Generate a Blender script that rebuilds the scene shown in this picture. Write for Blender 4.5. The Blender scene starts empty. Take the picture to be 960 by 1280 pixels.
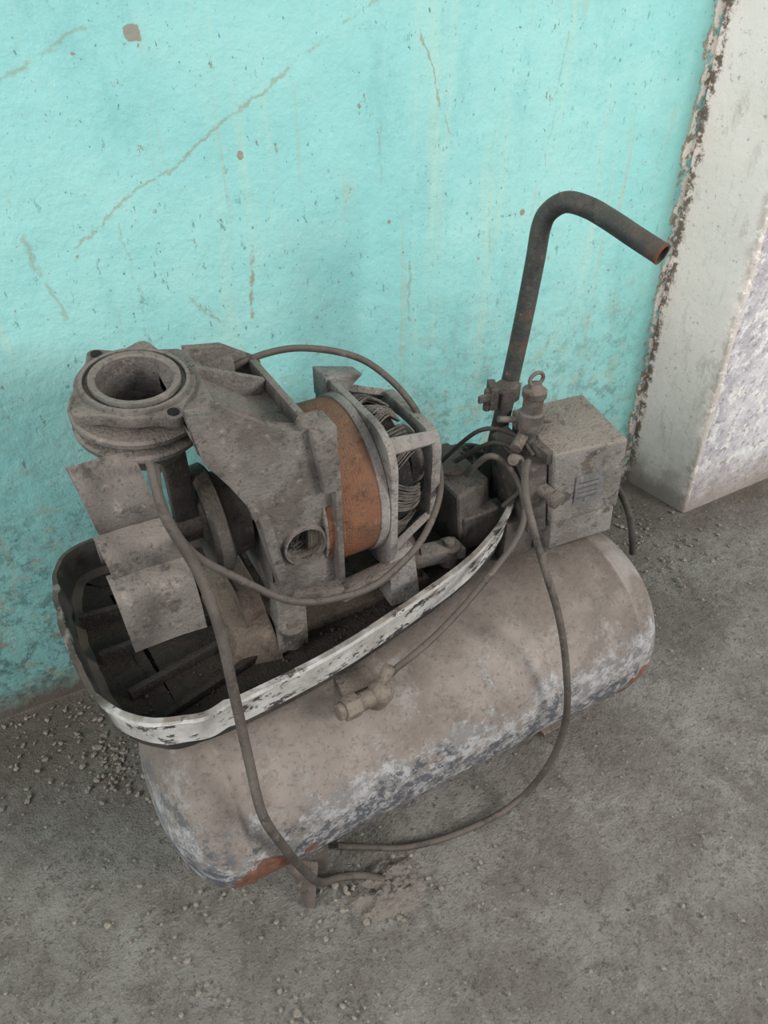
import bpy, bmesh, math, random
from mathutils import Vector, Matrix, noise as mnoise
random.seed(7)
S=2/3
scn=bpy.context.scene
scn.view_settings.view_transform='Standard'
scn.view_settings.look='None'
scn.view_settings.exposure=0; scn.view_settings.gamma=1
COL=bpy.context.collection
def lin(c):
    return tuple(((x/255)/12.92 if x/255<=.04045 else ((x/255+.055)/1.055)**2.4) for x in c)+(1,)

# ------------------------------------------------------------ node helpers
class M:
    def __init__(s,name):
        s.m=bpy.data.materials.new(name); s.m.use_nodes=True; s.t=s.m.node_tree
        s.b=s.t.nodes['Principled BSDF']; s.L=s.t.links
        tc=s.t.nodes.new('ShaderNodeTexCoord'); mp=s.t.nodes.new('ShaderNodeMapping')
        mp.inputs['Scale'].default_value=(1/S,)*3
        s.L.new(tc.outputs['Object'],mp.inputs['Vector']); s.P=mp.outputs[0]
        g=s.t.nodes.new('ShaderNodeNewGeometry'); sx=s.t.nodes.new('ShaderNodeSeparateXYZ')
        s.L.new(g.outputs['Normal'],sx.inputs[0]); s.NZ=sx.outputs[2]
        sp=s.t.nodes.new('ShaderNodeSeparateXYZ'); s.L.new(s.P,sp.inputs[0]); s.X,s.Y,s.Z=sp.outputs
    def put(s,sock,v):
        if isinstance(v,bpy.types.NodeSocket): s.L.new(v,sock)
        else: sock.default_value=v
    def ma(s,op,a,b=0,c=None,clamp=False):
        n=s.t.nodes.new('ShaderNodeMath'); n.operation=op; n.use_clamp=clamp
        s.put(n.inputs[0],a); s.put(n.inputs[1],b)
        if c is not None: s.put(n.inputs[2],c)
        return n.outputs[0]
    def vm(s,op,a,b=None,scale=None):
        n=s.t.nodes.new('ShaderNodeVectorMath'); n.operation=op
        s.put(n.inputs[0],a)
        if b is not None: s.put(n.inputs[1],b)
        if scale is not None: s.put(n.inputs['Scale'],scale)
        return n.outputs['Value'] if op in('DOT_PRODUCT','LENGTH','DISTANCE') else n.outputs[0]
    def no(s,scale,detail=4,rough=.55,vec=None,stretch=None,dist=0,color=False):
        v=vec or s.P
        if stretch: v=s.vm('MULTIPLY',v,stretch)
        n=s.t.nodes.new('ShaderNodeTexNoise'); s.L.new(v,n.inputs['Vector'])
        n.inputs['Scale'].default_value=scale; n.inputs['Detail'].default_value=detail
        n.inputs['Roughness'].default_value=rough; n.inputs['Distortion'].default_value=dist
        return n.outputs['Color' if color else 'Fac']
    def vo(s,scale,vec=None,feature='F1'):
        n=s.t.nodes.new('ShaderNodeTexVoronoi'); n.feature=feature; s.L.new(vec or s.P,n.inputs['Vector'])
        n.inputs['Scale'].default_value=scale; return n.outputs['Distance']
    def th(s,v,lo,hi):
        n=s.t.nodes.new('ShaderNodeMapRange'); n.interpolation_type='SMOOTHSTEP'
        s.put(n.inputs['Value'],v); s.put(n.inputs['From Min'],lo); s.put(n.inputs['From Max'],hi)
        return n.outputs[0]
    def mix(s,f,a,b):
        n=s.t.nodes.new('ShaderNodeMix'); n.data_type='RGBA'
        s.put(n.inputs[0],f)
        s.put(n.inputs[6],lin(a) if isinstance(a,tuple) else a)
        s.put(n.inputs[7],lin(b) if isinstance(b,tuple) else b)
        return n.outputs[2]
    def mu(s,*a):
        r=a[0]
        for k in a[1:]: r=s.ma('MULTIPLY',r,k)
        return r
    def jit(s,v,scale,amp,detail=6,rough=.7,stretch=None):
        return s.ma('ADD',v,s.ma('MULTIPLY',s.ma('SUBTRACT',s.no(scale,detail,rough,stretch=stretch),.5),amp))
    def ball(s,c,r,amp=.6,ns=30):
        d=s.vm('DISTANCE',s.P,c); d=s.ma('DIVIDE',d,r)
        return s.th(s.jit(d,ns,amp*2,4,.55),1.05,.85)
    def seg(s,P,a,b,w):
        a=Vector(a); b=Vector(b); ba=b-a
        pa=s.vm('SUBTRACT',P,tuple(a))
        h=s.ma('DIVIDE',s.vm('DOT_PRODUCT',pa,tuple(ba)),ba.length_squared,clamp=True)
        q=s.vm('SCALE',tuple(ba),scale=h)
        d=s.vm('DISTANCE',pa,q)
        return s.ma('DIVIDE',d,w)
    def done(s,col,rough=.85,metal=0,bump=None,bs=.4,bd=.01,spec=.3):
        s.put(s.b.inputs['Base Color'],col); s.put(s.b.inputs['Roughness'],rough); s.put(s.b.inputs['Metallic'],metal)
        s.b.inputs['Specular IOR Level'].default_value=spec
        if bump is not None:
            n=s.t.nodes.new('ShaderNodeBump'); n.inputs['Strength'].default_value=bs; n.inputs['Distance'].default_value=bd*S
            s.L.new(bump,n.inputs['Height']); s.L.new(n.outputs[0],s.b.inputs['Normal'])
        return s.m

def dusty(name,c1,c2,dust=(140,129,118),amt=.6,sc=25,patch=None,pthr=.6,psc=18,rough=.85,metal=0,bs=.5,speck=True,groove=None,rust=0,rlo=.52):
    m=M(name)
    c=m.mix(m.th(m.no(sc,5,.6),.35,.65),c1,c2)
    if patch: c=m.mix(m.th(m.no(psc,6,.65),pthr,pthr+.04),c,patch)
    if rust: c=m.mix(m.ma('MULTIPLY',m.th(m.no(22,6,.7),rlo,rlo+.12),rust),c,(112,70,46))
    up=m.th(m.ma('ADD',m.NZ,m.ma('MULTIPLY',m.ma('SUBTRACT',m.no(14,5,.7),.5),1.6)),-.1,.8)
    c=m.mix(m.ma('MULTIPLY',up,amt),c,dust)
    if speck:
        c=m.mix(m.ma('MULTIPLY',m.th(m.no(170,3,.6),.58,.68),.55),c,(66,58,51))
        c=m.mix(m.ma('MULTIPLY',m.th(m.no(33,7,.8),.52,.65),.6),c,tuple(int(k*.5) for k in c2))
        c=m.mix(m.ma('MULTIPLY',m.th(m.no(48,7,.8),.55,.67),.45),c,tuple(min(255,int(k*1.2)) for k in dust))
    b=m.ma('ADD',m.no(60,7,.75),m.ma('MULTIPLY',m.no(240,2,.5),.45))
    if groove:
        ax,f,gs=groove
        w=m.ma('SINE',m.ma('MULTIPLY',{'x':m.X,'y':m.Y,'z':m.Z}[ax],f))
        b=m.ma('ADD',b,m.ma('MULTIPLY',w,.3*gs))
        c=m.mix(m.ma('MULTIPLY',m.th(w,.2,-.9),.4*gs),c,(62,50,42))
    return m.done(c,rough,metal,b,bs,.007)

mt_alu=dusty('dusty_cast_aluminium',(108,103,98),(82,76,72),dust=(128,118,109),amt=.6,sc=18,rough=.75,metal=.05)
mt_alu_l=dusty('bright_cast_aluminium',(138,135,131),(108,102,97),dust=(136,127,119),amt=.5,sc=20,rough=.65,metal=.1)
mt_stator=dusty('rusty_laminated_steel',(116,76,52),(92,64,48),dust=(118,96,80),amt=.5,sc=24,groove=('x',1500,.15),rust=.75,rlo=.46)
mt_statorg=dusty('dusty_laminations',(98,92,84),(82,76,68),dust=(126,118,108),amt=.5,groove=('x',1500,.7))
mt_dark=dusty('grimy_black_plastic',(32,31,30),(48,44,41),dust=(84,75,67),amt=.45,sc=14)
mt_dirt=dusty('oily_dirt',(40,34,29),(26,23,20),dust=(58,50,43),amt=.5,sc=20,bs=.9)
mt_brown=dusty('dusty_brown_metal',(92,80,71),(70,61,54),dust=(106,94,84),amt=.6)
mt_grit=dusty('tray_grit_dirt',(62,54,47),(48,42,36),dust=(76,67,59),amt=.4)
mt_wire=dusty('winding_wire',(100,94,88),(62,57,53),dust=(124,116,108),amt=.4,sc=60)
mt_fan=dusty('dusty_fan_plastic',(108,103,98),(80,75,70),dust=(136,128,120),amt=.5,sc=9,bs=.5)
mt_cable=dusty('dusty_rubber_cable',(74,68,63),(60,54,50),dust=(104,96,88),amt=.5,sc=20,bs=.2)
mt_cabled=dusty('dark_rubber_cable',(56,53,50),(46,43,40),dust=(90,83,76),amt=.5,sc=20,bs=.2)
mt_box=dusty('dusty_grey_plastic',(122,118,114),(96,91,86),dust=(132,122,112),amt=.8,sc=10,bs=.6,patch=(78,73,68),pthr=.57,psc=22)
mt_boxd=dusty('dark_switch_base',(76,71,66),(58,53,49),dust=(110,100,91),amt=.5)
mt_pole=dusty('worn_black_steel',(44,48,48),(62,62,58),dust=(86,80,72),amt=.4,sc=30,patch=(104,98,88),pthr=.64,psc=50,rough=.55,rust=.3,bs=.25)
mt_rust=dusty('rust',(104,64,44),(80,52,40),dust=(106,80,64),amt=.3)
mt_brass=dusty('dusty_brass',(112,102,92),(92,82,73),dust=(124,114,104),amt=.7)
mt_steel=dusty('dusty_steel',(98,93,88),(70,65,60),dust=(118,109,101),amt=.6,rust=.4)
mt_label=dusty('faded_label',(104,104,104),(90,90,90),dust=(122,116,110),amt=.5,sc=60)
mt_hole=dusty('dark_interior',(20,18,17),(28,25,23),dust=(38,34,31),amt=.3)

def tray_mat():
    m=M('peeling_painted_shroud')
    base=m.mix(m.th(m.no(20,4),.4,.6),(42,40,39),(64,60,56))
    wh=m.mix(m.th(m.no(12,6,.7),.35,.7),(186,185,182),(142,138,132))
    wh=m.mix(m.th(m.no(40,7,.78,stretch=(.5,1,1)),.545,.565),wh,(58,56,56))
    wh=m.mix(m.mu(m.th(m.no(7,5,.7),.5,.65),.5),wh,(116,109,101))
    front=m.th(m.ma('ADD',m.Y,m.ma('MULTIPLY',m.X,-.20)),.67,.63)
    lip=m.th(m.jit(m.Z,30,.016),.390,.396)
    c=m.mix(m.ma('MULTIPLY',front,lip),base,wh)
    edge=m.th(m.no(25,5,.7),.5,.6)
    c=m.mix(m.ma('MULTIPLY',edge,m.th(m.Z,.446,.452)),c,(150,145,138))
    up=m.th(m.NZ,.3,.9)
    c=m.mix(m.mu(up,m.th(m.no(18,5),.3,.6),.7),c,(84,74,64))
    return m.done(c,.7,0,m.no(50,6,.7),.5,.005)
mt_tray=tray_mat()

def tank_mat():
    m=M('dusty_painted_tank')
    c=m.mix(m.th(m.no(5,6,.7),.35,.65),(136,127,120),(110,101,94))
    c=m.mix(m.mu(m.th(m.no(22,7,.8),.49,.62),.6),c,(82,75,69))
    c=m.mix(m.mu(m.th(m.no(11,7,.8),.51,.63),.6),c,(158,153,148))
    c=m.mix(m.mu(m.th(m.no(70,6,.8),.53,.63),.5),c,(88,80,74))
    # darker grime fans out below the shroud
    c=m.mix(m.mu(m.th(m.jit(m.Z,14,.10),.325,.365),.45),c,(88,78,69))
    zz=m.jit(m.Z,9,.44,7,.8)
    low=m.th(zz,.28,.24)
    pale=m.mix(m.th(m.no(34,7,.8),.42,.56),(164,166,167),(116,114,113))
    c=m.mix(m.ma('MULTIPLY',low,.75),c,pale)
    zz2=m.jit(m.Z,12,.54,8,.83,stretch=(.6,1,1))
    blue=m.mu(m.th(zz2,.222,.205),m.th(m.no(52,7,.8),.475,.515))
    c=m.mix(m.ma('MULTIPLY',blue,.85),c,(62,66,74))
    xb=m.ball((.0,.60,.20),.12,.5,18)
    c=m.mix(m.mu(xb,m.th(m.no(30,8,.82),.50,.55),.75),c,(76,81,87))
    c=m.mix(m.ma('MULTIPLY',m.th(m.no(150,3,.6),.58,.68),.45),c,(76,69,63))
    c=m.mix(m.mu(m.th(m.jit(m.X,20,.02),.765,.772),m.th(m.no(9,5),.45,.6),.5),c,(158,152,146))
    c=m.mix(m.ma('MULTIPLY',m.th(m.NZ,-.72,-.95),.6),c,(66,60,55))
    rustc=m.mix(m.th(m.no(60,6,.75),.42,.58),(122,76,54),(88,62,50))
    for ctr,r in (((.095,.50,.170),.042),((.07,.515,.15),.03),((.788,.51,.17),.032),((.78,.51,.13),.02),((.16,.50,.17),.010)):
        c=m.mix(m.mu(m.ball(ctr,r,.7,45),.92),c,rustc)
    b=m.ma('ADD',m.no(45,8,.75),m.ma('MULTIPLY',low,.25))
    return m.done(c,.78,0,b,.6,.007)
mt_tank=tank_mat()

def wall_mat():
    m=M('teal_lime_wash_wall')
    warp=m.vm('ADD',m.P,m.vm('SCALE',m.vm('SUBTRACT',m.no(14,6,.7,color=True),(.5,.5,.5)),scale=.045))
    warp=m.vm('MULTIPLY',warp,(1,0,1))
    c=m.mix(m.th(m.no(2.2,5,.6),.3,.7),(124,184,182),(142,194,190))
    c=m.mix(m.mu(m.th(m.no(7,7,.75,stretch=(1,1,.35)),.5,.68),.5),c,(110,170,170))
    c=m.mix(m.mu(m.th(m.no(4,7,.75),.5,.68),.45),c,(156,200,194))
    c=m.mix(m.mu(m.th(m.no(16,5,.7,stretch=(1,1,.06)),.54,.72),.55),c,(164,192,176))
    c=m.mix(m.mu(m.th(m.no(38,4,.6,stretch=(1,1,.04)),.57,.72),m.th(m.no(5,3),.42,.58),.65),c,(160,156,134))
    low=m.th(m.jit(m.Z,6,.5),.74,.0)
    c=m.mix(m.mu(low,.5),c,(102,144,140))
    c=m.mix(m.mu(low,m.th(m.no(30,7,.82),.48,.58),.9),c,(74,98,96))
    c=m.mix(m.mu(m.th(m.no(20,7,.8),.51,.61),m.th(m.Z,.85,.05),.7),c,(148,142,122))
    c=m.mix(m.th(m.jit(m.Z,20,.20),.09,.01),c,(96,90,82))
    fl=m.th(m.ma('ADD',m.vo(22,m.vm('MULTIPLY',warp,(1,1,.8))),m.ma('MULTIPLY',m.no(9,3),.3)),.170,.150)
    c=m.mix(m.ma('MULTIPLY',fl,.75),c,(104,100,86))
    c=m.mix(m.mu(m.th(m.no(70,5,.75,stretch=(1,1,.45)),.60,.65),m.th(m.no(4,4,.7),.40,.56),.75),c,(80,118,114))
    c=m.mix(m.mu(m.th(m.no(120,4,.7,stretch=(1,1,.6)),.64,.67),.8),c,(68,92,90))
    c=m.mix(m.mu(m.th(m.no(55,5,.75,stretch=(1,1,.7)),.65,.68),.8),c,(126,108,90))
    c=m.mix(m.mu(m.th(m.no(90,5,.75,stretch=(1,1,.5)),.62,.70),.35),c,(186,208,202))
    segs=[((.119,.842),(.30,.944),.0022,.5),((.30,.944),(.496,1.055),.0022,.5),((.496,1.055),(.597,1.106),.0022,.4),
      ((.376,.80),(.367,.682),.0028,.75),((.657,.764),(.664,.617),.002,.5),((.669,1.084),(.695,1.01),.0016,.65),((.695,1.01),(.71,.967),.0016,.65),((.71,.967),(.75,.90),.0012,.5),
      ((.06,.862),(.085,.749),.003,.4),((.02,1.02),(.20,1.09),.002,.4),((.10,.60),(.06,.40),.003,.35),((.60,.95),(.605,.86),.0016,.35),((.82,.79),(.83,.70),.0016,.35),((.19,.86),(.20,.60),.0014,.3),((.95,1.05),(.94,.85),.0014,.35),((.27,.74),(.31,.69),.003,.5)]
    for a,b,w,s_ in segs:
        d=m.seg(warp,(a[0],0,a[1]),(b[0],0,b[1]),w)
        c=m.mix(m.mu(m.th(d,1.8,.2),m.th(m.no(34,4,.6),.38,.52),s_),c,(132,118,88))
    for ctr,r in (((.253,1.1,1.084),.011),((.374,1.1,.93),.006),((.90,1.1,.775),.006),((.62,1.1,.80),.004)):
        c=m.mix(m.mu(m.ball(ctr,r,.8,60),.8),c,(128,108,92))
    xe=m.ma('ADD',m.X,m.ma('MULTIPLY',m.Z,.055))
    xj=m.jit(xe,14,.09,8,.82)
    c=m.mix(m.mu(m.th(xj,1.20,1.34),.45),c,(104,156,148))
    c=m.mix(m.mu(m.th(xj,1.333,1.340),m.th(m.no(28,6,.75),.44,.54)),c,(118,108,94))
    c=m.mix(m.mu(m.th(xj,1.339,1.346),m.th(m.no(40,5,.7),.46,.51)),c,(206,200,190))
    b=m.ma('ADD',m.no(40,7,.7),m.ma('MULTIPLY',m.no(9,5,.6),2.4))
    return m.done(c,.65,0,b,.45,.008)
def pil_mat(side):
    m=M('whitewashed_plaster_'+side)
    if side=='side':
        c=m.mix(m.th(m.no(5,5,.6),.3,.7),(252,242,235),(242,231,222))
        c=m.mix(m.mu(m.th(m.no(24,7,.75,stretch=(1,1,.3)),.53,.64),.4),c,(198,188,177))
        c=m.mix(m.mu(m.th(m.no(8,7,.8,stretch=(1,1,.4)),.60,.64),.35),c,(182,174,163))
        y=m.jit(m.Y,22,.085,8,.85)
        c=m.mix(m.mu(m.th(y,1.080,1.090),m.th(m.no(45,6,.75),.42,.52)),c,(118,106,94))
        e=m.th(m.jit(m.Y,24,.06),.942,.922); c=m.mix(m.mu(e,m.th(m.no(40,5,.7),.4,.5),.6),c,(164,156,146))
    else:
        c=m.mix(m.th(m.no(9,7,.75),.4,.6),(200,197,200),(172,167,173))
        c=m.mix(m.th(m.no(26,7,.82),.5,.58),c,(218,216,212))
        c=m.mix(m.mu(m.th(m.no(50,6,.78),.53,.61),.75),c,(134,128,127))
    z=m.jit(m.Z,12,.2,6,.75)
    c=m.mix(m.mu(m.th(z,.16,.0),.85),c,(136,126,116))
    c=m.mix(m.mu(m.th(m.no(70,5,.75),.61,.65),.55),c,(134,128,118))
    return m.done(c,.85,0,m.no(30,8,.75),.7,.012)
def floor_mat():
    m=M('dusty_concrete_floor')
    c=m.mix(m.th(m.no(3,7,.72),.35,.65),(160,156,149),(134,128,120))
    c=m.mix(m.mu(m.th(m.no(11,8,.84),.47,.60),.55),c,(112,105,96))
    c=m.mix(m.mu(m.th(m.no(7,8,.82,dist=.5),.52,.65),.6),c,(174,171,165))
    c=m.mix(m.mu(m.th(m.no(2.1,4,.6),.5,.62),.45),c,(114,105,95))
    c=m.mix(m.mu(m.th(m.no(60,6,.85),.53,.62),.55),c,(94,87,79))
    c=m.mix(m.mu(m.th(m.no(130,4,.8),.56,.64),.65),c,(80,73,66))
    c=m.mix(m.mu(m.th(m.no(85,6,.85),.59,.65),.6),c,(192,187,179))
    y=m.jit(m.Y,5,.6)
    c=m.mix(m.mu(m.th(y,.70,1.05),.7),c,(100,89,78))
    b=m.ma('ADD',m.ma('ADD',m.no(90,7,.8),m.ma('MULTIPLY',m.no(14,7,.7),2.0)),m.ma('MULTIPLY',m.no(260,2),.5))
    return m.done(c,.92,0,b,1.0,.013)

# ------------------------------------------------------------ mesh helpers
def mk(name,bm,mat,parent=None,ang=35,bev=0,bsegs=2):
    if bev:
        bmesh.ops.remove_doubles(bm,verts=bm.verts,dist=1e-5)
        bm.normal_update()
        es=[e for e in bm.edges if len(e.link_faces)==2 and e.calc_face_angle(0)>math.radians(32)]
        bmesh.ops.bevel(bm,geom=es,offset=bev,segments=bsegs,profile=.6,affect='EDGES',clamp_overlap=True)
    bmesh.ops.recalc_face_normals(bm,faces=bm.faces)
    for f_ in bm.faces: f_.smooth=True
    me=bpy.data.meshes.new(name); bm.to_mesh(me); bm.free()
    mats=mat if isinstance(mat,list) else [mat]
    for k in mats: me.materials.append(k)
    me.set_sharp_from_angle(angle=math.radians(ang))
    o=bpy.data.objects.new(name,me); COL.objects.link(o)
    if parent: o.parent=parent
    return o
def box(bm,c,s,rot=None):
    r=bmesh.ops.create_cube(bm,size=1)
    mtx=Matrix.Translation(c)@(rot or Matrix.Identity(4))@Matrix.Diagonal((*s,1))
    bmesh.ops.transform(bm,matrix=mtx,verts=r['verts'])
def hexa(bm,pts):
    v=[bm.verts.new(p) for p in pts]
    for f_ in((0,3,2,1),(4,5,6,7),(0,1,5,4),(1,2,6,5),(2,3,7,6),(3,0,4,7)): bm.faces.new([v[i] for i in f_])
def prism(bm,pts,ax,a0,a1):
    def P(p,a): return {'x':(a,p[0],p[1]),'y':(p[0],a,p[1]),'z':(p[0],p[1],a)}[ax]
    A=[bm.verts.new(P(p,a0)) for p in pts]; B=[bm.verts.new(P(p,a1)) for p in pts]
    n=len(pts); bm.faces.new(A); bm.faces.new(B[::-1])
    for i in range(n): bm.faces.new((A[i],A[(i+1)%n],B[(i+1)%n],B[i]))
def plate_hole(bm,pts,hc,hr,a0,a1,n=32):
    def hit(t):
        d=Vector((math.cos(t),math.sin(t))); best=None
        for i in range(len(pts)):
            p=Vector(pts[i])-Vector(hc); q=Vector(pts[(i+1)%len(pts)])-Vector(hc); e=q-p
            den=d.x*e.y-d.y*e.x
            if abs(den)<1e-9: continue
            s=(p.x*e.y-p.y*e.x)/den; u=(p.x*d.y-p.y*d.x)/den
            if s>0 and -1e-6<=u<=1+1e-6: best=s if best is None else min(best,s)
        return best
    angs=sorted(set([round(2*math.pi*i/n,5) for i in range(n)]+[round(math.atan2(p[1]-hc[1],p[0]-hc[0])%(2*math.pi),5) for p in pts]))
    L=[[],[],[],[]]
    for t in angs:
        s=hit(t) or hr*1.5; d=(math.cos(t),math.sin(t))
        for k,(rr,a) in enumerate(((s,a0),(s,a1),(hr,a1),(hr,a0))): L[k].append(bm.verts.new((hc[0]+d[0]*rr,a,hc[1]+d[1]*rr)))
    m_=len(angs)
    for k in range(4):
        for i in range(m_): bm.faces.new((L[k][i],L[k][(i+1)%m_],L[(k+1)%4][(i+1)%m_],L[(k+1)%4][i]))
def lathe(bm,prof,ax,c,seg=48,close=False):
    c=Vector(c); rings=[]
    for (a,r) in prof:
        ring=[]
        for i in range(seg):
            t=2*math.pi*i/seg; u,v=r*math.cos(t),r*math.sin(t)
            ring.append(bm.verts.new(c+Vector({'x':(a,u,v),'y':(u,a,v),'z':(u,v,a)}[ax])))
        rings.append(ring)
    m_=len(prof)
    for k in range(m_ if close else m_-1):
        A,B=rings[k],rings[(k+1)%m_]
        for i in range(seg):
            j=(i+1)%seg; bm.faces.new((A[i],A[j],B[j],B[i]))
    if not close:
        if prof[0][1]>1e-4: bm.faces.new(rings[0][::-1])
        if prof[-1][1]>1e-4: bm.faces.new(rings[-1])
    bmesh.ops.remove_doubles(bm,verts=[v for r in rings for v in r],dist=1e-6)
def catmull(pts,n=8,closed=False):
    P=[Vector(p) for p in pts]; out=[]; N=len(P)
    for i in range(N if closed else N-1):
        if closed: a,b,c,d=P[i-1],P[i],P[(i+1)%N],P[(i+2)%N]
        else: a,b,c,d=P[max(i-1,0)],P[i],P[i+1],P[min(i+2,N-1)]
        for k in range(n):
            t=k/n; out.append(.5*((2*b)+(c-a)*t+(2*a-5*b+4*c-d)*t*t+(3*b-a-3*c+d)*t**3))
    if not closed: out.append(P[-1])
    return out
def tube(bm,pts,r,n=8,seg=12,hollow=0,closed=False,smooth=True):
    path=catmull(pts,n,closed) if smooth else [Vector(p) for p in pts]
    N=len(path); up=None; frames=[]
    for i in range(N):
        a=path[i-1] if (i>0 or closed) else path[i]; b=path[(i+1)%N] if (i<N-1 or closed) else path[i]
        t=(b-a).normalized()
        if up is None: up=t.orthogonal().normalized()
        up=(up-t*up.dot(t)).normalized(); frames.append((path[i],up.copy(),t.cross(up)))
    rr=(lambda i: r(i/(N-1))) if callable(r) else (lambda i:r)
    def ring(fr,rad): return [bm.verts.new(fr[0]+(fr[1]*math.cos(2*math.pi*k/seg)+fr[2]*math.sin(2*math.pi*k/seg))*rad) for k in range(seg)]
    rs=[ring(frames[i],rr(i)) for i in range(N)]
    if hollow:
        rs+= [ring(frames[N-1],rr(N-1)*hollow),ring(frames[max(0,N-6)],rr(N-1)*hollow)]
    for A,B in list(zip(rs,rs[1:]))+([(rs[-1],rs[0])] if closed else []):
        for k in range(seg): bm.faces.new((A[k],A[(k+1)%seg],B[(k+1)%seg],B[k]))
    if not closed: bm.faces.new(rs[0][::-1]); bm.faces.new(rs[-1])
def cyl(bm,p,q,r,seg=20,r2=None):
    tube(bm,[p,q],(lambda t:r+( (r2 if r2 is not None else r)-r)*t),seg=seg,smooth=False)

# ------------------------------------------------------------ room
bm=bmesh.new()
v=[bm.verts.new(p) for p in((-3,1.10,0),(1.42,1.10,0),(1.42,1.10,2.6),(-3,1.10,2.6))]; bm.faces.new(v)
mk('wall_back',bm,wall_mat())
bm=bmesh.new()
def xl_(z): return 1.357-.0567*z+.006*z*z
nz=130; cols=[]
for j in range(nz+1):
    z=2.6*j/nz; row=[]
    for k in range(9):
        t=k/8; wob=.004*mnoise.noise(Vector((t*2,z*7,3)))
        row.append(Vector((xl_(z)+.034*t+wob,1.12-.202*t,z)))
    e=row[-1]; ch=.004+.008*abs(mnoise.noise(Vector((0,z*16,8))))+.006*abs(mnoise.noise(Vector((0,z*45,2))))
    row[-1]=e+Vector((-.001,ch,0)); row.append(e+Vector((ch*1.1,0,0)))
    for k in range(1,14):
        row.append(Vector((e.x+.17*k,.918+.004*mnoise.noise(Vector((k*.7,z*5,1))),z)))
    cols.append([bm.verts.new(p) for p in row])
for j in range(nz):
    for k in range(len(cols[0])-1):
        f_=bm.faces.new((cols[j][k],cols[j][k+1],cols[j+1][k+1],cols[j+1][k])); f_.material_index=0 if k<9 else 1
mk('wall_right',bm,[pil_mat('side'),pil_mat('front')],ang=60)
bm=bmesh.new()
nx,ny=160,110; gx=[-3+6.6*i/nx for i in range(nx+1)]; gy=[-2.5+3.62*j/ny for j in range(ny+1)]
G=[[bm.verts.new((x,y,-.005+.005*mnoise.noise(Vector((x*6,y*6,0))))) for x in gx] for y in gy]
for j in range(ny):
    for i in range(nx): bm.faces.new((G[j][i],G[j][i+1],G[j+1][i+1],G[j+1][i]))
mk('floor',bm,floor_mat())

bm=bmesh.new()
def stone(x,y,r):
    vs=bmesh.ops.create_icosphere(bm,subdivisions=1,radius=r)['verts']
    sx,sy,sz=random.uniform(.7,1.4),random.uniform(.7,1.4),random.uniform(.35,.7); a=random.random()*6
    for v_ in vs:
        p=v_.co; p*= random.uniform(.7,1.25)
        p=Vector((p.x*sx,p.y*sy,p.z*sz)); p=Matrix.Rotation(a,3,'Z')@p
        v_.co=p+Vector((x,y,r*sz*.2-.0012))
for i in range(1900):
    x=random.uniform(-.6,1.7); y=random.uniform(.05,1.08)
    if x>1.33 and y>.9: continue
    stone(x,y,random.choice((.0010,.0012,.0015,.002,.0025,.003)))
for cx,cy,n,s in((-.05,.90,160,.05),(.0,.82,70,.06),(.27,.46,60,.03),(1.25,.85,140,.10),(-.12,1.0,160,.08),(-.02,.60,70,.09),(.05,.35,60,.09),(1.05,.98,120,.12),(.2,.5,40,.05)):
    for i in range(n):
        stone(random.gauss(cx,s),min(1.08,random.gauss(cy,s*.7)),random.choice((.0012,.0015,.002,.003,.004,.005)))
mk('gravel_debris',bm,dusty('gravel',(120,112,102),(140,132,120),dust=(134,126,116),amt=.3,sc=9,speck=False),ang=10)

# ------------------------------------------------------------ compressor
AC=bpy.data.objects.new('air_compressor',None); COL.objects.link(AC)
cy,cz,r=.663,.201,.165
bm=bmesh.new()
prof=[(-.018,0)]
for i in range(1,15):
    t=math.pi/2*i/14; prof.append((.066-.084*math.cos(t),r*math.sin(t)**.85))
prof+=[(.070,r),(.072,r+.0022),(.078,r+.0022),(.080,r)]
for i in range(1,18): prof.append((.080+.68*i/18,r))
prof+=[(.765,r),(.767,r+.0022),(.773,r+.0022),(.775,r)]
for i in range(1,13):
    t=math.pi/2*(1-i/12); prof.append((.78+.085*math.cos(t),r*math.sin(t)**.88 if i<12 else 0))
lathe(bm,prof,'x',(0,cy,cz),72)
for v_ in bm.verts:
    d=mnoise.noise(v_.co*9)*.0025; n_=Vector((0,v_.co.y-cy,v_.co.z-cz)); 
    if n_.length>.01: v_.co+=n_.normalized()*d
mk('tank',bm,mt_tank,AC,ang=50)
bm=bmesh.new()
for x,w in((.175,.03),(.68,.025)):
    for y,s in((.60,-1),(.73,1)):
        prism(bm,[(y,.07),(y+s*.012,.07),(y+s*.016,.006),(y+s*.035,.006),(y+s*.035,0),(y+s*.005,0)],'x',x-w,x+w)
mk('tank_feet',bm,mt_steel,AC,bev=.0015)
bm=bmesh.new()
hexa(bm,[(.138,.502,0),(.150,.492,0),(.153,.497,0),(.141,.508,0),(.135,.55,.06),(.175,.525,.055),(.176,.53,.058),(.136,.556,.063)])
hexa(bm,[(.17,.525,.0),(.185,.52,.0),(.187,.524,.0),(.172,.53,.0),(.165,.54,.07),(.20,.54,.07),(.20,.544,.07),(.165,.544,.07)])
mk('broken_foot_bracket',bm,mt_boxd,AC,bev=.001)

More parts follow.
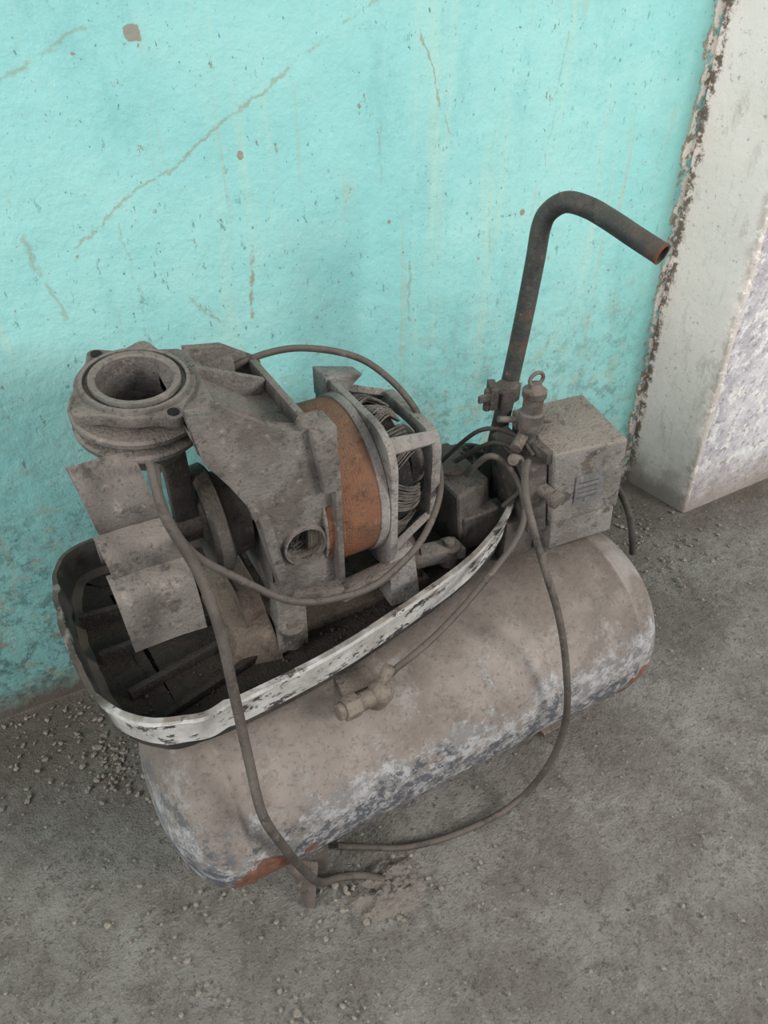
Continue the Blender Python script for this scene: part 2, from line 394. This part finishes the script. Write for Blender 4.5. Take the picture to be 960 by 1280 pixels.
# tray / shroud
out=[(-.034,.66),(-.012,.618),(.018,.590),(.06,.580),(.115,.578),(.19,.582),(.28,.594),(.38,.616),(.48,.642),(.57,.676),(.635,.718),(.672,.775),(.668,.845),(.61,.893),(.45,.93),(.25,.955),(.06,.972),(-.012,.965),(-.04,.92),(-.05,.83),(-.046,.735)]
oc=catmull([(a,b,0) for a,b in out],8,True)
def zr(p):
    x=p.x; z=.452+.034*max(0,min(1,(x-.50)/.17))**1.5
    if x<.10 and p.y<.75: z+=.005*math.sin((x+p.y)*75)
    if p.y>.9: z-=.006
    return z
def inset(pts,d):
    N=len(pts); res=[]
    for i in range(N):
        t=(pts[(i+1)%N]-pts[i-1]).normalized(); n_=Vector((-t.y,t.x,0)); res.append(pts[i]+n_*d)
    return res
bm=bmesh.new(); rings=[]
for d,f_ in((.085,lambda p:.360),(.035,lambda p:.366),(.012,lambda p:.378),(.008,lambda p:zr(p)-.056),(.003,lambda p:zr(p)-.053),(-.001,lambda p:zr(p)-.012),(-.005,lambda p:zr(p)-.006),(-.004,lambda p:zr(p)),(.003,lambda p:zr(p)+.001),(.006,lambda p:zr(p)-.006),(.012,lambda p:.40),(.030,lambda p:.388),(.085,lambda p:.384)):
    pts=inset(oc,d)
    am=lambda o:.0006 if (o.x>.10 and o.y<.75) else .0028
    rings.append([bm.verts.new((p.x+am(o)*mnoise.noise(p*40),p.y+am(o)*mnoise.noise(p*30+Vector((5,0,0))),f_(o))) for p,o in zip(pts,oc)])
for A,B in zip(rings,rings[1:]):
    n=len(A)
    for i in range(n): bm.faces.new((A[i],A[(i+1)%n],B[(i+1)%n],B[i]))
bm.faces.new(rings[0]); ff=bm.faces.new(rings[-1])
mk('shroud_tray',bm,mt_tray,AC,ang=40)
bm=bmesh.new()
pts=inset(oc,.022)
A=[bm.verts.new((p.x,p.y,.3925)) for p in pts]
pts=inset(oc,.07); B=[bm.verts.new((p.x,p.y,.394+.006*mnoise.noise(p*25))) for p in pts]
n=len(A)
for i in range(n): bm.faces.new((A[i],A[(i+1)%n],B[(i+1)%n],B[i]))
bm.faces.new(B)
mk('tray_dirt',bm,mt_dirt,AC)
bm=bmesh.new()
for (a,b,hh) in(((.03,.635),(.20,.68),.016),((.0,.69),(.16,.72),.02),((-.02,.77),(.15,.77),.024),((-.03,.85),(.14,.83),.028)):
    a=Vector((*a,.39+hh/2)); b=Vector((*b,.39+hh/2)); d=b-a
    box(bm,(a+b)/2,(d.length,.010,hh),Matrix.Rotation(math.atan2(d.y,d.x),4,'Z'))
mk('tray_ribs',bm,mt_dirt,AC,bev=.003)
bm=bmesh.new()
for k in range(110):
    x=random.uniform(.0,.5); y=random.uniform(.63,.70)+x*.06; rr=random.uniform(.001,.0028)
    bmesh.ops.create_icosphere(bm,subdivisions=1,radius=rr,matrix=Matrix.Translation((x,y,.396)))
mk('tray_grit',bm,mt_grit,AC)
bm=bmesh.new()
prism(bm,[(.69,.385),(.87,.385),(.86,.455),(.83,.475),(.73,.475),(.70,.455)],'x',.17,.20)
prism(bm,[(.69,.385),(.87,.385),(.86,.455),(.83,.475),(.73,.475),(.70,.455)],'x',.42,.45)
box(bm,(.31,.78,.395),(.30,.19,.02))
hexa(bm,[(.135,.67,.39),(.205,.655,.39),(.215,.84,.39),(.14,.84,.39),(.15,.685,.425),(.20,.675,.445),(.21,.83,.47),(.15,.83,.45)])
mk('motor_cradle',bm,mt_brown,AC,bev=.003)

# motor
mc=Vector((0,.77,.583))
bm=bmesh.new()
lathe(bm,[(.262,.05),(.262,.098),(.284,.106),(.287,.104)],'x',mc,64)
mk('stator_end_laminations',bm,mt_statorg,AC)
bm=bmesh.new(); lathe(bm,[(.284,.05),(.284,.111),(.286,.112),(.361,.112),(.363,.111),(.363,.05)],'x',mc,64)
mk('stator_band',bm,mt_stator,AC)
bm=bmesh.new(); lathe(bm,[(.361,.05),(.361,.114),(.373,.116),(.378,.10),(.378,.09)],'x',mc,64,close=True)
lathe(bm,[(.281,.10),(.281,.1135),(.285,.1135),(.285,.10)],'x',mc,64,close=True)
def sq(h,rd,n=6):
    pts=[]
    for sx,sy,a in((1,1,0),(-1,1,90),(-1,-1,180),(1,-1,270)):
        for k in range(n+1):
            t=math.radians(a+90*k/n); pts.append((sx*(h-rd)+rd*math.cos(t),sy*(h-rd)+rd*math.sin(t)))
    return pts
def frame(bm,x0,x1,ho,hi,rdo,rdi,c):
    loops=[]
    for x,h,rd in((x0,ho,rdo),(x1,ho,rdo),(x1,hi,rdi),(x0,hi,rdi)):
        loops.append([bm.verts.new((x,c.y+a,c.z+b)) for a,b in sq(h,rd)])
    n=len(loops[0])
    for k in range(4):
        A,B=loops[k],loops[(k+1)%4]
        for i in range(n): bm.faces.new((A[i],A[(i+1)%n],B[(i+1)%n],B[i]))
frame(bm,.374,.385,.115,.101,.055,.080,mc)
frame(bm,.459,.474,.078,.058,.03,.045,mc)
mk('end_bell_rings',bm,mt_alu_l,AC,bev=.002)
bm=bmesh.new()
for a in(45,135,225,315):
    t=math.radians(a); u=Vector((0,math.cos(t),math.sin(t))); w=Vector((0,-math.sin(t),math.cos(t)))
    R0,R1=.136,.096
    def rp(x,R,s,dr): return mc+Vector((x,0,0))+u*(R-dr)+w*s
    hexa(bm,[rp(.375,R0,-.012,.014),rp(.472,R1,-.009,.012),rp(.472,R1,.009,.012),rp(.375,R0,.012,.014),
             rp(.375,R0,-.012,0),rp(.472,R1,-.009,0),rp(.472,R1,.009,0),rp(.375,R0,.012,0)])
hexa(bm,[(.370,.835,.665),(.395,.835,.665),(.395,.88,.655),(.370,.88,.655),(.370,.835,.702),(.43,.835,.692),(.43,.872,.688),(.370,.88,.700)])
for x,y in((.40,.682),(.40,.868)):
    hexa(bm,[(x-.02,y-.02,.40),(x+.03,y-.02,.40),(x+.03,y+.02,.40),(x-.02,y+.02,.40),(x-.02,y-.012,.50),(x+.02,y-.012,.50),(x+.02,y+.012,.50),(x-.02,y+.012,.50)])
mk('end_bell_spokes',bm,mt_alu_l,AC,bev=.003)
bm=bmesh.new(); lathe(bm,[(.448,0),(.448,.045),(.470,.044),(.473,.03),(.485,.028),(.485,0)],'x',mc,32)
mk('end_bell_hub',bm,mt_alu,AC,bev=.002)
bm=bmesh.new()
x0,x1=.376,.432
lathe(bm,[(x0,.06),(x0+.005,.090),(.402,.094),(x1-.008,.088),(x1,.07),(x1-.01,.05),(x0,.045)],'x',mc,48,close=True)
mk('winding_core',bm,mt_hole,AC)
bm=bmesh.new()
for g in range(22):
    ga=g*16.4+random.uniform(-4,4); sl=random.choice((-1,1))*random.uniform(.4,.9)
    for k in range(16):
        da=(k-8)*.95+random.uniform(-.6,.6); pts=[]
        for i in range(6):
            s=i/5; x=.381+.054*s; rr=.0965+.006*math.sin(s*math.pi)+.003*math.cos(k*1.7)-.012*s*s+random.uniform(-.0008,.0008)
            t=math.radians(ga+da*(1-.3*math.sin(s*math.pi))+sl*20*s)
            pts.append(mc+Vector((x,rr*math.cos(t),rr*math.sin(t))))
        tube(bm,pts,.0011,n=3,seg=5)
mk('copper_windings',bm,mt_wire,AC)

# crankcase casting
hc=(.253,.578)
bm=bmesh.new()
prism(bm,[(.69,.50),(.71,.475),(.84,.475),(.875,.52),(.875,.67),(.85,.71),(.71,.71),(.69,.68)],'x',.212,.270)
mk('crankcase',bm,mt_alu,AC,bev=.005)
bm=bmesh.new(); lathe(bm,[(.6885,0),(.6885,.0258)],'y',(hc[0],0,hc[1]),32)
mk('port_shade_disc',bm,mt_hole,AC)  # dark disc behind the port; shade of the opening put into its colour
bm=bmesh.new()
for k in range(12):
    pts=[Vector((.253+random.uniform(-.02,.02),.681+random.uniform(0,.005),.578+random.uniform(-.02,.02))) for _ in range(4)]
    tube(bm,pts,.0011,n=4,seg=5)
mk('port_wires',bm,mt_cabled,AC)
bm=bmesh.new(); lathe(bm,[(.659,.026),(.659,.029),(.668,.031),(.668,.026)],'y',(hc[0],0,hc[1]),32,close=True)
mk('crankcase_port_rim',bm,mt_alu,AC)
bm=bmesh.new()
prism(bm,[(.148,.742),(.140,.798),(.175,.795),(.235,.752),(.262,.742),(.268,.752),(.288,.752),(.296,.72),(.298,.63),(.198,.63),(.19,.665),(.172,.702)],'y',.6625,.682)
mk('arm_front_wall',bm,mt_alu,AC,bev=.003)
bm=bmesh.new()
plate_hole(bm,[(.200,.650),(.204,.60),(.218,.505),(.235,.495),(.298,.470),(.304,.49),(.302,.56),(.297,.650)],hc,.026,.6655,.690)
mk('crankcase_face',bm,mt_alu,AC,bev=.001)
bm=bmesh.new()
box(bm,(.212,.672,.58),(.014,.03,.13),Matrix.Rotation(math.radians(-8),4,'Y')); box(bm,(.266,.668,.488),(.07,.03,.014),Matrix.Rotation(math.radians(15),4,'Y'))
box(bm,(.298,.666,.60),(.009,.030,.20))
mk('crankcase_face_ribs',bm,mt_alu,AC,bev=.003)
bm=bmesh.new(); prism(bm,[(.20,.68),(.195,.772),(.24,.765),(.286,.735),(.280,.60),(.22,.60)],'y',.862,.876)
mk('arm_back_wall',bm,mt_alu,AC,bev=.003)
bm=bmesh.new()
prism(bm,[(.145,.755),(.145,.78),(.185,.772),(.24,.73),(.278,.722),(.278,.70),(.20,.68)],'y',.68,.87)
box(bm,(.276,.77,.728),(.010,.20,.035)); box(bm,(.220,.80,.752),(.10,.01,.03),Matrix.Rotation(math.radians(25),4,'Y'))
mk('arm_web',bm,mt_alu,AC,bev=.003)
bm=bmesh.new()
hexa(bm,[(.280,.650,.655),(.300,.650,.655),(.300,.69,.655),(.280,.69,.655),(.268,.650,.748),(.300,.650,.748),(.300,.69,.748),(.268,.69,.748)])
hexa(bm,[(.208,.845,.71),(.25,.845,.70),(.25,.90,.70),(.208,.90,.71),(.208,.85,.755),(.25,.85,.755),(.25,.89,.755),(.208,.89,.755)])
for x,y in((.222,.678),(.222,.865)):
    hexa(bm,[(x-.022,y-.02,.400),(x+.022,y-.02,.40),(x+.022,y+.02,.40),(x-.022,y+.02,.40),(x-.012,y-.005,.51),(x+.03,y-.005,.51),(x+.03,y+.015,.51),(x-.012,y+.015,.51)])
hexa(bm,[(.44,.69,.425),(.53,.69,.41),(.53,.725,.41),(.44,.725,.425),(.43,.695,.45),(.53,.69,.43),(.53,.725,.43),(.43,.72,.45)])
hexa(bm,[(.30,.655,.455),(.38,.655,.465),(.38,.68,.465),(.30,.68,.455),(.30,.65,.475),(.40,.655,.485),(.40,.68,.485),(.30,.68,.475)])
mk('casting_lugs_and_feet',bm,mt_alu,AC,bev=.003)
bm=bmesh.new()
for x,y,z in((.224,.668,.44),(.507,.706,.435),(.224,.86,.42)):
    lathe(bm,[(z-.035,.017),(z-.004,.017),(z-.004,.019),(z,.019),(z,.009),(z+.010,.009),(z+.010,0)],'z',(x,y,0),20)
mk('foot_bolts',bm,mt_steel,AC,bev=.001)

# pump cylinder (leans a little out from the wall)
fc=Vector((.112,.785,0)); tilt=[]
bm=bmesh.new()
lathe(bm,[(.70,.042),(.797,.042),(.799,.044),(.799,.050),(.792,.051),(.792,.055),(.797,.056),(.797,.060),(.79,.062),(.776,.060),(.772,.050),(.768,.050),(.766,.074),(.763,.077),(.758,.077),(.755,.050),(.746,.050),(.744,.073),(.741,.076),(.736,.076),(.733,.050),(.72,.048),(.70,.048)],'z',fc,72,close=True)
tilt.append(mk('cylinder_barrel',bm,mt_alu,AC,ang=40))
bm=bmesh.new(); N=96; lo=[];hi=[];li=[];hi2=[]
ears=[math.radians(112),math.radians(-72),math.radians(68),math.radians(-155)]
for i in range(N):
    t=2*math.pi*i/N; R_=.066
    for e in ears:
        d=(t-e+math.pi)%(2*math.pi)-math.pi; R_+=.017*math.exp(-(d/.20)**2)
    for lst,rr,z in((lo,R_,.778),(hi,R_,.792),(hi2,.056,.792),(li,.056,.778)): lst.append(bm.verts.new(fc+Vector((rr*math.cos(t),rr*math.sin(t),z))))
for A,B in((lo,hi),(hi,hi2),(hi2,li),(li,lo)):
    for i in range(N): bm.faces.new((A[i],A[(i+1)%N],B[(i+1)%N],B[i]))
tilt.append(mk('cylinder_flange',bm,mt_alu,AC,bev=.002))
bm=bmesh.new()
for e in ears[:2]:
    lathe(bm,[(.7922,.0065),(.7935,.0065),(.7935,0)],'z',fc+Vector((.071*math.cos(e),.071*math.sin(e),0)),16)
tilt.append(mk('flange_hole_shade_discs',bm,mt_hole,AC))  # dark discs laid on the ears, painted shade in place of bolt holes
bm=bmesh.new(); lathe(bm,[(.715,0),(.715,.0415)],'z',fc,40); tilt.append(mk('bore_shade_disc',bm,mt_dark,AC))  # dark disc inside the barrel; shade of the bore is in its colour
pv=Vector((fc.x,fc.y,.76)); Mt=Matrix.Translation(pv)@Matrix.Rotation(math.radians(9),4,Vector((1,.25,0)))@Matrix.Translation(-pv)
for o in tilt: o.data.transform(Mt)
bm=bmesh.new(); hexa(bm,[(.145,.70,.745),(.185,.68,.745),(.19,.84,.76),(.145,.84,.76),(.145,.70,.770),(.18,.675,.775),(.19,.84,.79),(.145,.84,.785)]); mk('flange_neck',bm,mt_alu,AC,bev=.004)
bm=bmesh.new(); box(bm,(.135,.775,.64),(.030,.022,.17)); mk('connecting_rod',bm,mt_boxd,AC,bev=.004)
bm=bmesh.new(); lathe(bm,[(.150,0),(.150,.03),(.154,.033),(.154,.060),(.150,.066),(.156,.073),(.170,.075),(.174,.07),(.176,.06),(.205,.055),(.205,0)],'x',Vector((0,.77,.58)),48)
mk('crank_disc',bm,mt_boxd,AC)
bm=bmesh.new(); cyl(bm,(.02,.77,.58),(.16,.77,.58),.014); lathe(bm,[(.07,.014),(.07,.04),(.078,.04),(.078,.014)],'x',Vector((0,.77,.58)),24,close=True)
mk('fan_shaft',bm,mt_steel,AC)
def blade(name,prof,x0,x1,sk,th=.0045):
    bm=bmesh.new(); pr=catmull([(0,a,b) for a,b in prof],6)
    n=len(pr); K=6; rows=[]
    for k,p in enumerate(pr):
        t=k/(n-1); row=[]
        for j in range(K+1):
            s=j/K; a=x0+sk*t; b=x1+sk*t
            row.append(bm.verts.new((a+(b-a)*s,p.y+.002*math.sin(s*3.1),p.z-.002*s+.0015*mnoise.noise(Vector((s*4,t*3,x0*50))))))
        rows.append(row)
    for i in range(n-1):
        for j in range(K): bm.faces.new((rows[i][j],rows[i][j+1],rows[i+1][j+1],rows[i+1][j]))
    bmesh.ops.recalc_face_normals(bm,faces=bm.faces)
    bmesh.ops.solidify(bm,geom=bm.faces[:],thickness=th)
    return mk(name,bm,mt_fan,AC,ang=30)
blade('fan_blade_top',[(.730,.738),(.712,.715),(.706,.68),(.712,.652)],.014,.084,.012)
blade('fan_blade_mid',[(.705,.657),(.682,.643),(.676,.61),(.684,.580)],.018,.098,.010)
blade('fan_blade_front',[(.684,.615),(.652,.602),(.646,.56),(.650,.515)],.018,.106,.004)
bm=bmesh.new()
for y,z in((.72,.70),(.695,.63),(.665,.58)):
    cyl(bm,(.075,.77,.58),(.08,y,z),.006)
mk('fan_spokes',bm,mt_dark,AC)

# capacitor / dark housing
bm=bmesh.new()
hexa(bm,[(.535,.71,.39),(.615,.735,.39),(.615,.87,.39),(.535,.87,.39),(.53,.725,.505),(.60,.74,.51),(.60,.86,.51),(.53,.86,.51)])
box(bm,(.575,.73,.43),(.07,.03,.07))
mk('capacitor_housing',bm,mt_boxd,AC,bev=.008,bsegs=3)
bm=bmesh.new(); lathe(bm,[(.50,.03),(.512,.03),(.514,.024),(.514,0)],'z',(.565,.80,0),32); mk('capacitor_cap',bm,mt_brown,AC)

# pressure switch
bm=bmesh.new()
hexa(bm,[(.672,.662,.44),(.80,.648,.44),(.812,.765,.44),(.68,.78,.44),(.650,.660,.585),(.782,.643,.580),(.800,.772,.590),(.664,.785,.592)])
mk('pressure_switch_cover',bm,mt_box,AC,bev=.007,bsegs=3)
bm=bmesh.new()
hexa(bm,[(.688,.672,.375),(.812,.660,.375),(.815,.765,.36),(.69,.775,.36),(.678,.668,.436),(.80,.655,.436),(.808,.765,.436),(.682,.775,.436)])
mk('pressure_switch_base',bm,mt_box,AC,bev=.004)
bm=bmesh.new()
hexa(bm,[(.635,.672,.43),(.668,.668,.43),(.668,.775,.43),(.64,.775,.43),(.618,.676,.555),(.650,.67,.565),(.655,.78,.57),(.625,.78,.56)])
box(bm,(.64,.73,.40),(.06,.07,.08)); box(bm,(.655,.69,.575),(.025,.05,.02))
mk('switch_side_bracket',bm,mt_boxd,AC,bev=.003)
bm=bmesh.new()
hexa(bm,[(.705,.6548,.475),(.755,.6493,.475),(.755,.652,.475),(.705,.658,.475),(.699,.6533,.53),(.751,.6467,.53),(.751,.650,.53),(.699,.656,.53)])
mk('switch_label',bm,mt_label,AC)
bm=bmesh.new()
for k in range(4):
    z=.485+.010*k; t=(z-.475)/.055
    hexa(bm,[(.71-.006*t,.6535-.0014*t,z),(.745-.005*t,.6497-.0020*t,z),(.745-.005*t,.652,z),(.71-.006*t,.656,z),(.71-.006*t,.6535-.0016*t,z+.002),(.745-.005*t,.6495-.0022*t,z+.002),(.745,.652,z+.002),(.71,.656,z+.002)])
mk('switch_label_print',bm,mt_boxd,AC)
bm=bmesh.new()
lathe(bm,[(.50,.012),(.60,.012),(.60,.017),(.615,.019),(.63,.019),(.632,.015),(.655,.015),(.657,.018),(.667,.018),(.67,.012),(.678,.008),(.678,0)],'z',(.645,.715,0),24)
tube(bm,[Vector((.645+.012*math.cos(t),.715,.684+.010*math.sin(t))) for t in [i*math.pi/6 for i in range(12)]],.003,n=2,seg=8,closed=True)
mk('safety_valve',bm,mt_steel,AC,bev=.001)
bm=bmesh.new()
cyl(bm,(.645,.70,.52),(.655,.650,.510),.011,16); cyl(bm,(.655,.652,.510),(.658,.640,.507),.014,16)
cyl(bm,(.62,.70,.56),(.60,.69,.575),.009); cyl(bm,(.60,.735,.62),(.69,.72,.60),.005); cyl(bm,(.61,.70,.585),(.66,.73,.60),.009)
mk('switch_nozzles',bm,mt_steel,AC,bev=.001)
bm=bmesh.new()
box(bm,(.645,.785,.625),(.05,.03,.03),Matrix.Rotation(.3,4,'Z')); box(bm,(.612,.77,.64),(.012,.035,.035),Matrix.Rotation(-.4,4,'Z')); box(bm,(.595,.76,.645),(.03,.006,.012)); cyl(bm,(.60,.765,.655),(.60,.765,.62),.006)
mk('handle_clamp',bm,mt_boxd,AC,bev=.002)
# handle
bm=bmesh.new()
tube(bm,[(.612,.80,.345),(.635,.80,.43),(.652,.80,.514),(.669,.80,.642),(.680,.80,.74),(.687,.80,.82),(.690,.80,.866),(.695,.793,.888),(.705,.774,.903),(.717,.746,.902),(.727,.715,.894),(.738,.672,.881),(.748,.634,.870)],.0138,n=8,seg=24,hollow=.8)
mk('handle_tube',bm,mt_pole,AC)
bm=bmesh.new(); d=Vector((.748-.738,.634-.672,.870-.881)).normalized(); e=Vector((.748,.634,.870))
lathe(bm,[(0,.0112),(0,.0141),(.004,.0141)],'z',(0,0,0),24) 
bmesh.ops.transform(bm,matrix=Matrix.Translation(e+d*.0004)@(-d).to_track_quat('Z','Y').to_matrix().to_4x4(),verts=bm.verts)
for f_ in [f_ for f_ in bm.faces if len(f_.verts)>4]: bm.faces.remove(f_)
mk('handle_rusty_end',bm,mt_rust,AC)

# elbow fitting
bm=bmesh.new()
cyl(bm,(.305,.575,.33),(.305,.56,.365),.018,20)
cyl(bm,(.305,.562,.358),(.262,.557,.365),.013,20)
cyl(bm,(.268,.557,.365),(.245,.555,.368),.017,6); cyl(bm,(.246,.555,.368),(.236,.554,.369),.012,16)
bmesh.ops.create_icosphere(bm,subdivisions=3,radius=.0185,matrix=Matrix.Translation((.306,.561,.362)))
cyl(bm,(.306,.565,.365),(.325,.57,.395),.009,16)
box(bm,(.285,.61,.345),(.05,.06,.03))
mk('elbow_fitting',bm,mt_brass,AC,bev=.0015)

# cables
def cable(name,pts,r_,mat=mt_cable):
    bm=bmesh.new(); tube(bm,pts,r_,n=10,seg=12); return mk(name,bm,mat,AC)
cable('motor_loop_cable',[(.20,.88,.70),(.237,.86,.733),(.294,.86,.745),(.352,.86,.740),(.415,.84,.722),(.444,.80,.704),(.468,.76,.667),(.482,.72,.61),(.470,.685,.565),(.417,.64,.541),(.355,.61,.532),(.297,.60,.527),(.211,.60,.553),(.145,.62,.61),(.108,.63,.655),(.089,.63,.719),(.091,.66,.765)],.0048)
cable('front_power_cable',[(.104,.70,.725),(.0935,.66,.748),(.0890,.63,.715),(.106,.60,.645),(.109,.57,.583),(.107,.553,.50),(.103,.525,.40),(.100,.495,.325),(.115,.485,.25),(.137,.495,.15),(.165,.50,.06),(.20,.51,.018),(.235,.50,.008),(.265,.475,.008)],lambda t:.0052+.0012*min(1,t*4))
cable('copper_pressure_line',[(.555,.74,.53),(.58,.72,.57),(.612,.70,.54),(.618,.67,.49),(.576,.635,.465),(.479,.60,.430),(.41,.575,.418),(.363,.562,.412),(.335,.567,.39),(.315,.567,.375)],.0050)
cable('switch_power_cable',[(.62,.68,.57),(.585,.645,.59),(.556,.60,.575),(.553,.55,.51),(.568,.51,.42),(.58,.485,.32),(.583,.468,.226),(.575,.468,.12),(.545,.478,.03),(.48,.477,.010),(.391,.486,.008),(.32,.505,.008),(.267,.535,.008),(.225,.56,.008)],.0054)
cable('rear_drain_cable',[(.80,.70,.45),(.835,.69,.44),(.86,.665,.38),(.875,.65,.30)],.006,mt_cabled)
cable('tangled_wire',[(.56,.78,.53),(.60,.74,.575),(.63,.71,.56),(.63,.69,.52),(.60,.70,.48)],.004,mt_cabled)
cable('tangled_wire_b',[(.545,.80,.52),(.585,.76,.59),(.625,.73,.59),(.64,.69,.57)],.0035,mt_cabled)

bm=bmesh.new(); N=40; rows=[]
for i in range(N+1):
    row=[]
    for j in range(N+1):
        a,b=(i/N-.5)*2,(j/N-.5)*2; h=max(0,1-(a*a+b*b))**1.5
        row.append(bm.verts.new((.265+a*.08,.465+b*.06,-.009+.026*h*(.8+.5*mnoise.noise(Vector((a*4,b*4,1)))+.3*mnoise.noise(Vector((a*12,b*12,4)))))))
    rows.append(row)
for i in range(N):
    for j in range(N): bm.faces.new((rows[i][j],rows[i+1][j],rows[i+1][j+1],rows[i][j+1]))
mk('dust_heap',bm,dusty('dust_heap_mat',(124,118,110),(106,99,91),dust=(134,127,119),amt=.5,sc=30,bs=1),ang=60)

# ------------------------------------------------------------ scale to real size
for me in bpy.data.meshes: me.transform(Matrix.Scale(S,4))

# ------------------------------------------------------------ light
w=bpy.data.worlds.new('world'); scn.world=w; w.use_nodes=True
bg=w.node_tree.nodes['Background']; bg.inputs[0].default_value=(.97,.98,1,1); bg.inputs[1].default_value=.76
def area(name,loc,tgt,size,power,col=(1,1,1)):
    l=bpy.data.lights.new(name,'AREA'); l.size=size; l.energy=power; l.color=col
    o=bpy.data.objects.new(name,l); COL.objects.link(o); o.location=Vector(loc)*S
    o.rotation_euler=(Vector(tgt)*S-o.location).to_track_quat('-Z','Y').to_euler()
area('window_light',(2.2,-1.7,1.75),(.5,.9,.4),.9*S,40,(1,.98,.95))
area('left_fill_light',(-2.4,-.3,1.9),(1.0,.9,.4),1.4*S,34,(1,.98,.96))  # added fill lamp on the left, brightens the white pilaster side

# ------------------------------------------------------------ camera
th=math.radians(39); az=math.radians(61)
cam=bpy.data.cameras.new('camera'); co=bpy.data.objects.new('camera',cam); COL.objects.link(co)
cam.sensor_fit='VERTICAL'; cam.sensor_height=36; cam.lens=36*924/1280; cam.clip_start=.01
co.location=(0,0,1.2*S)
d=Vector((math.cos(az)*math.cos(th),math.sin(az)*math.cos(th),-math.sin(th)))
co.rotation_euler=d.to_track_quat('-Z','Y').to_euler()
scn.camera=co
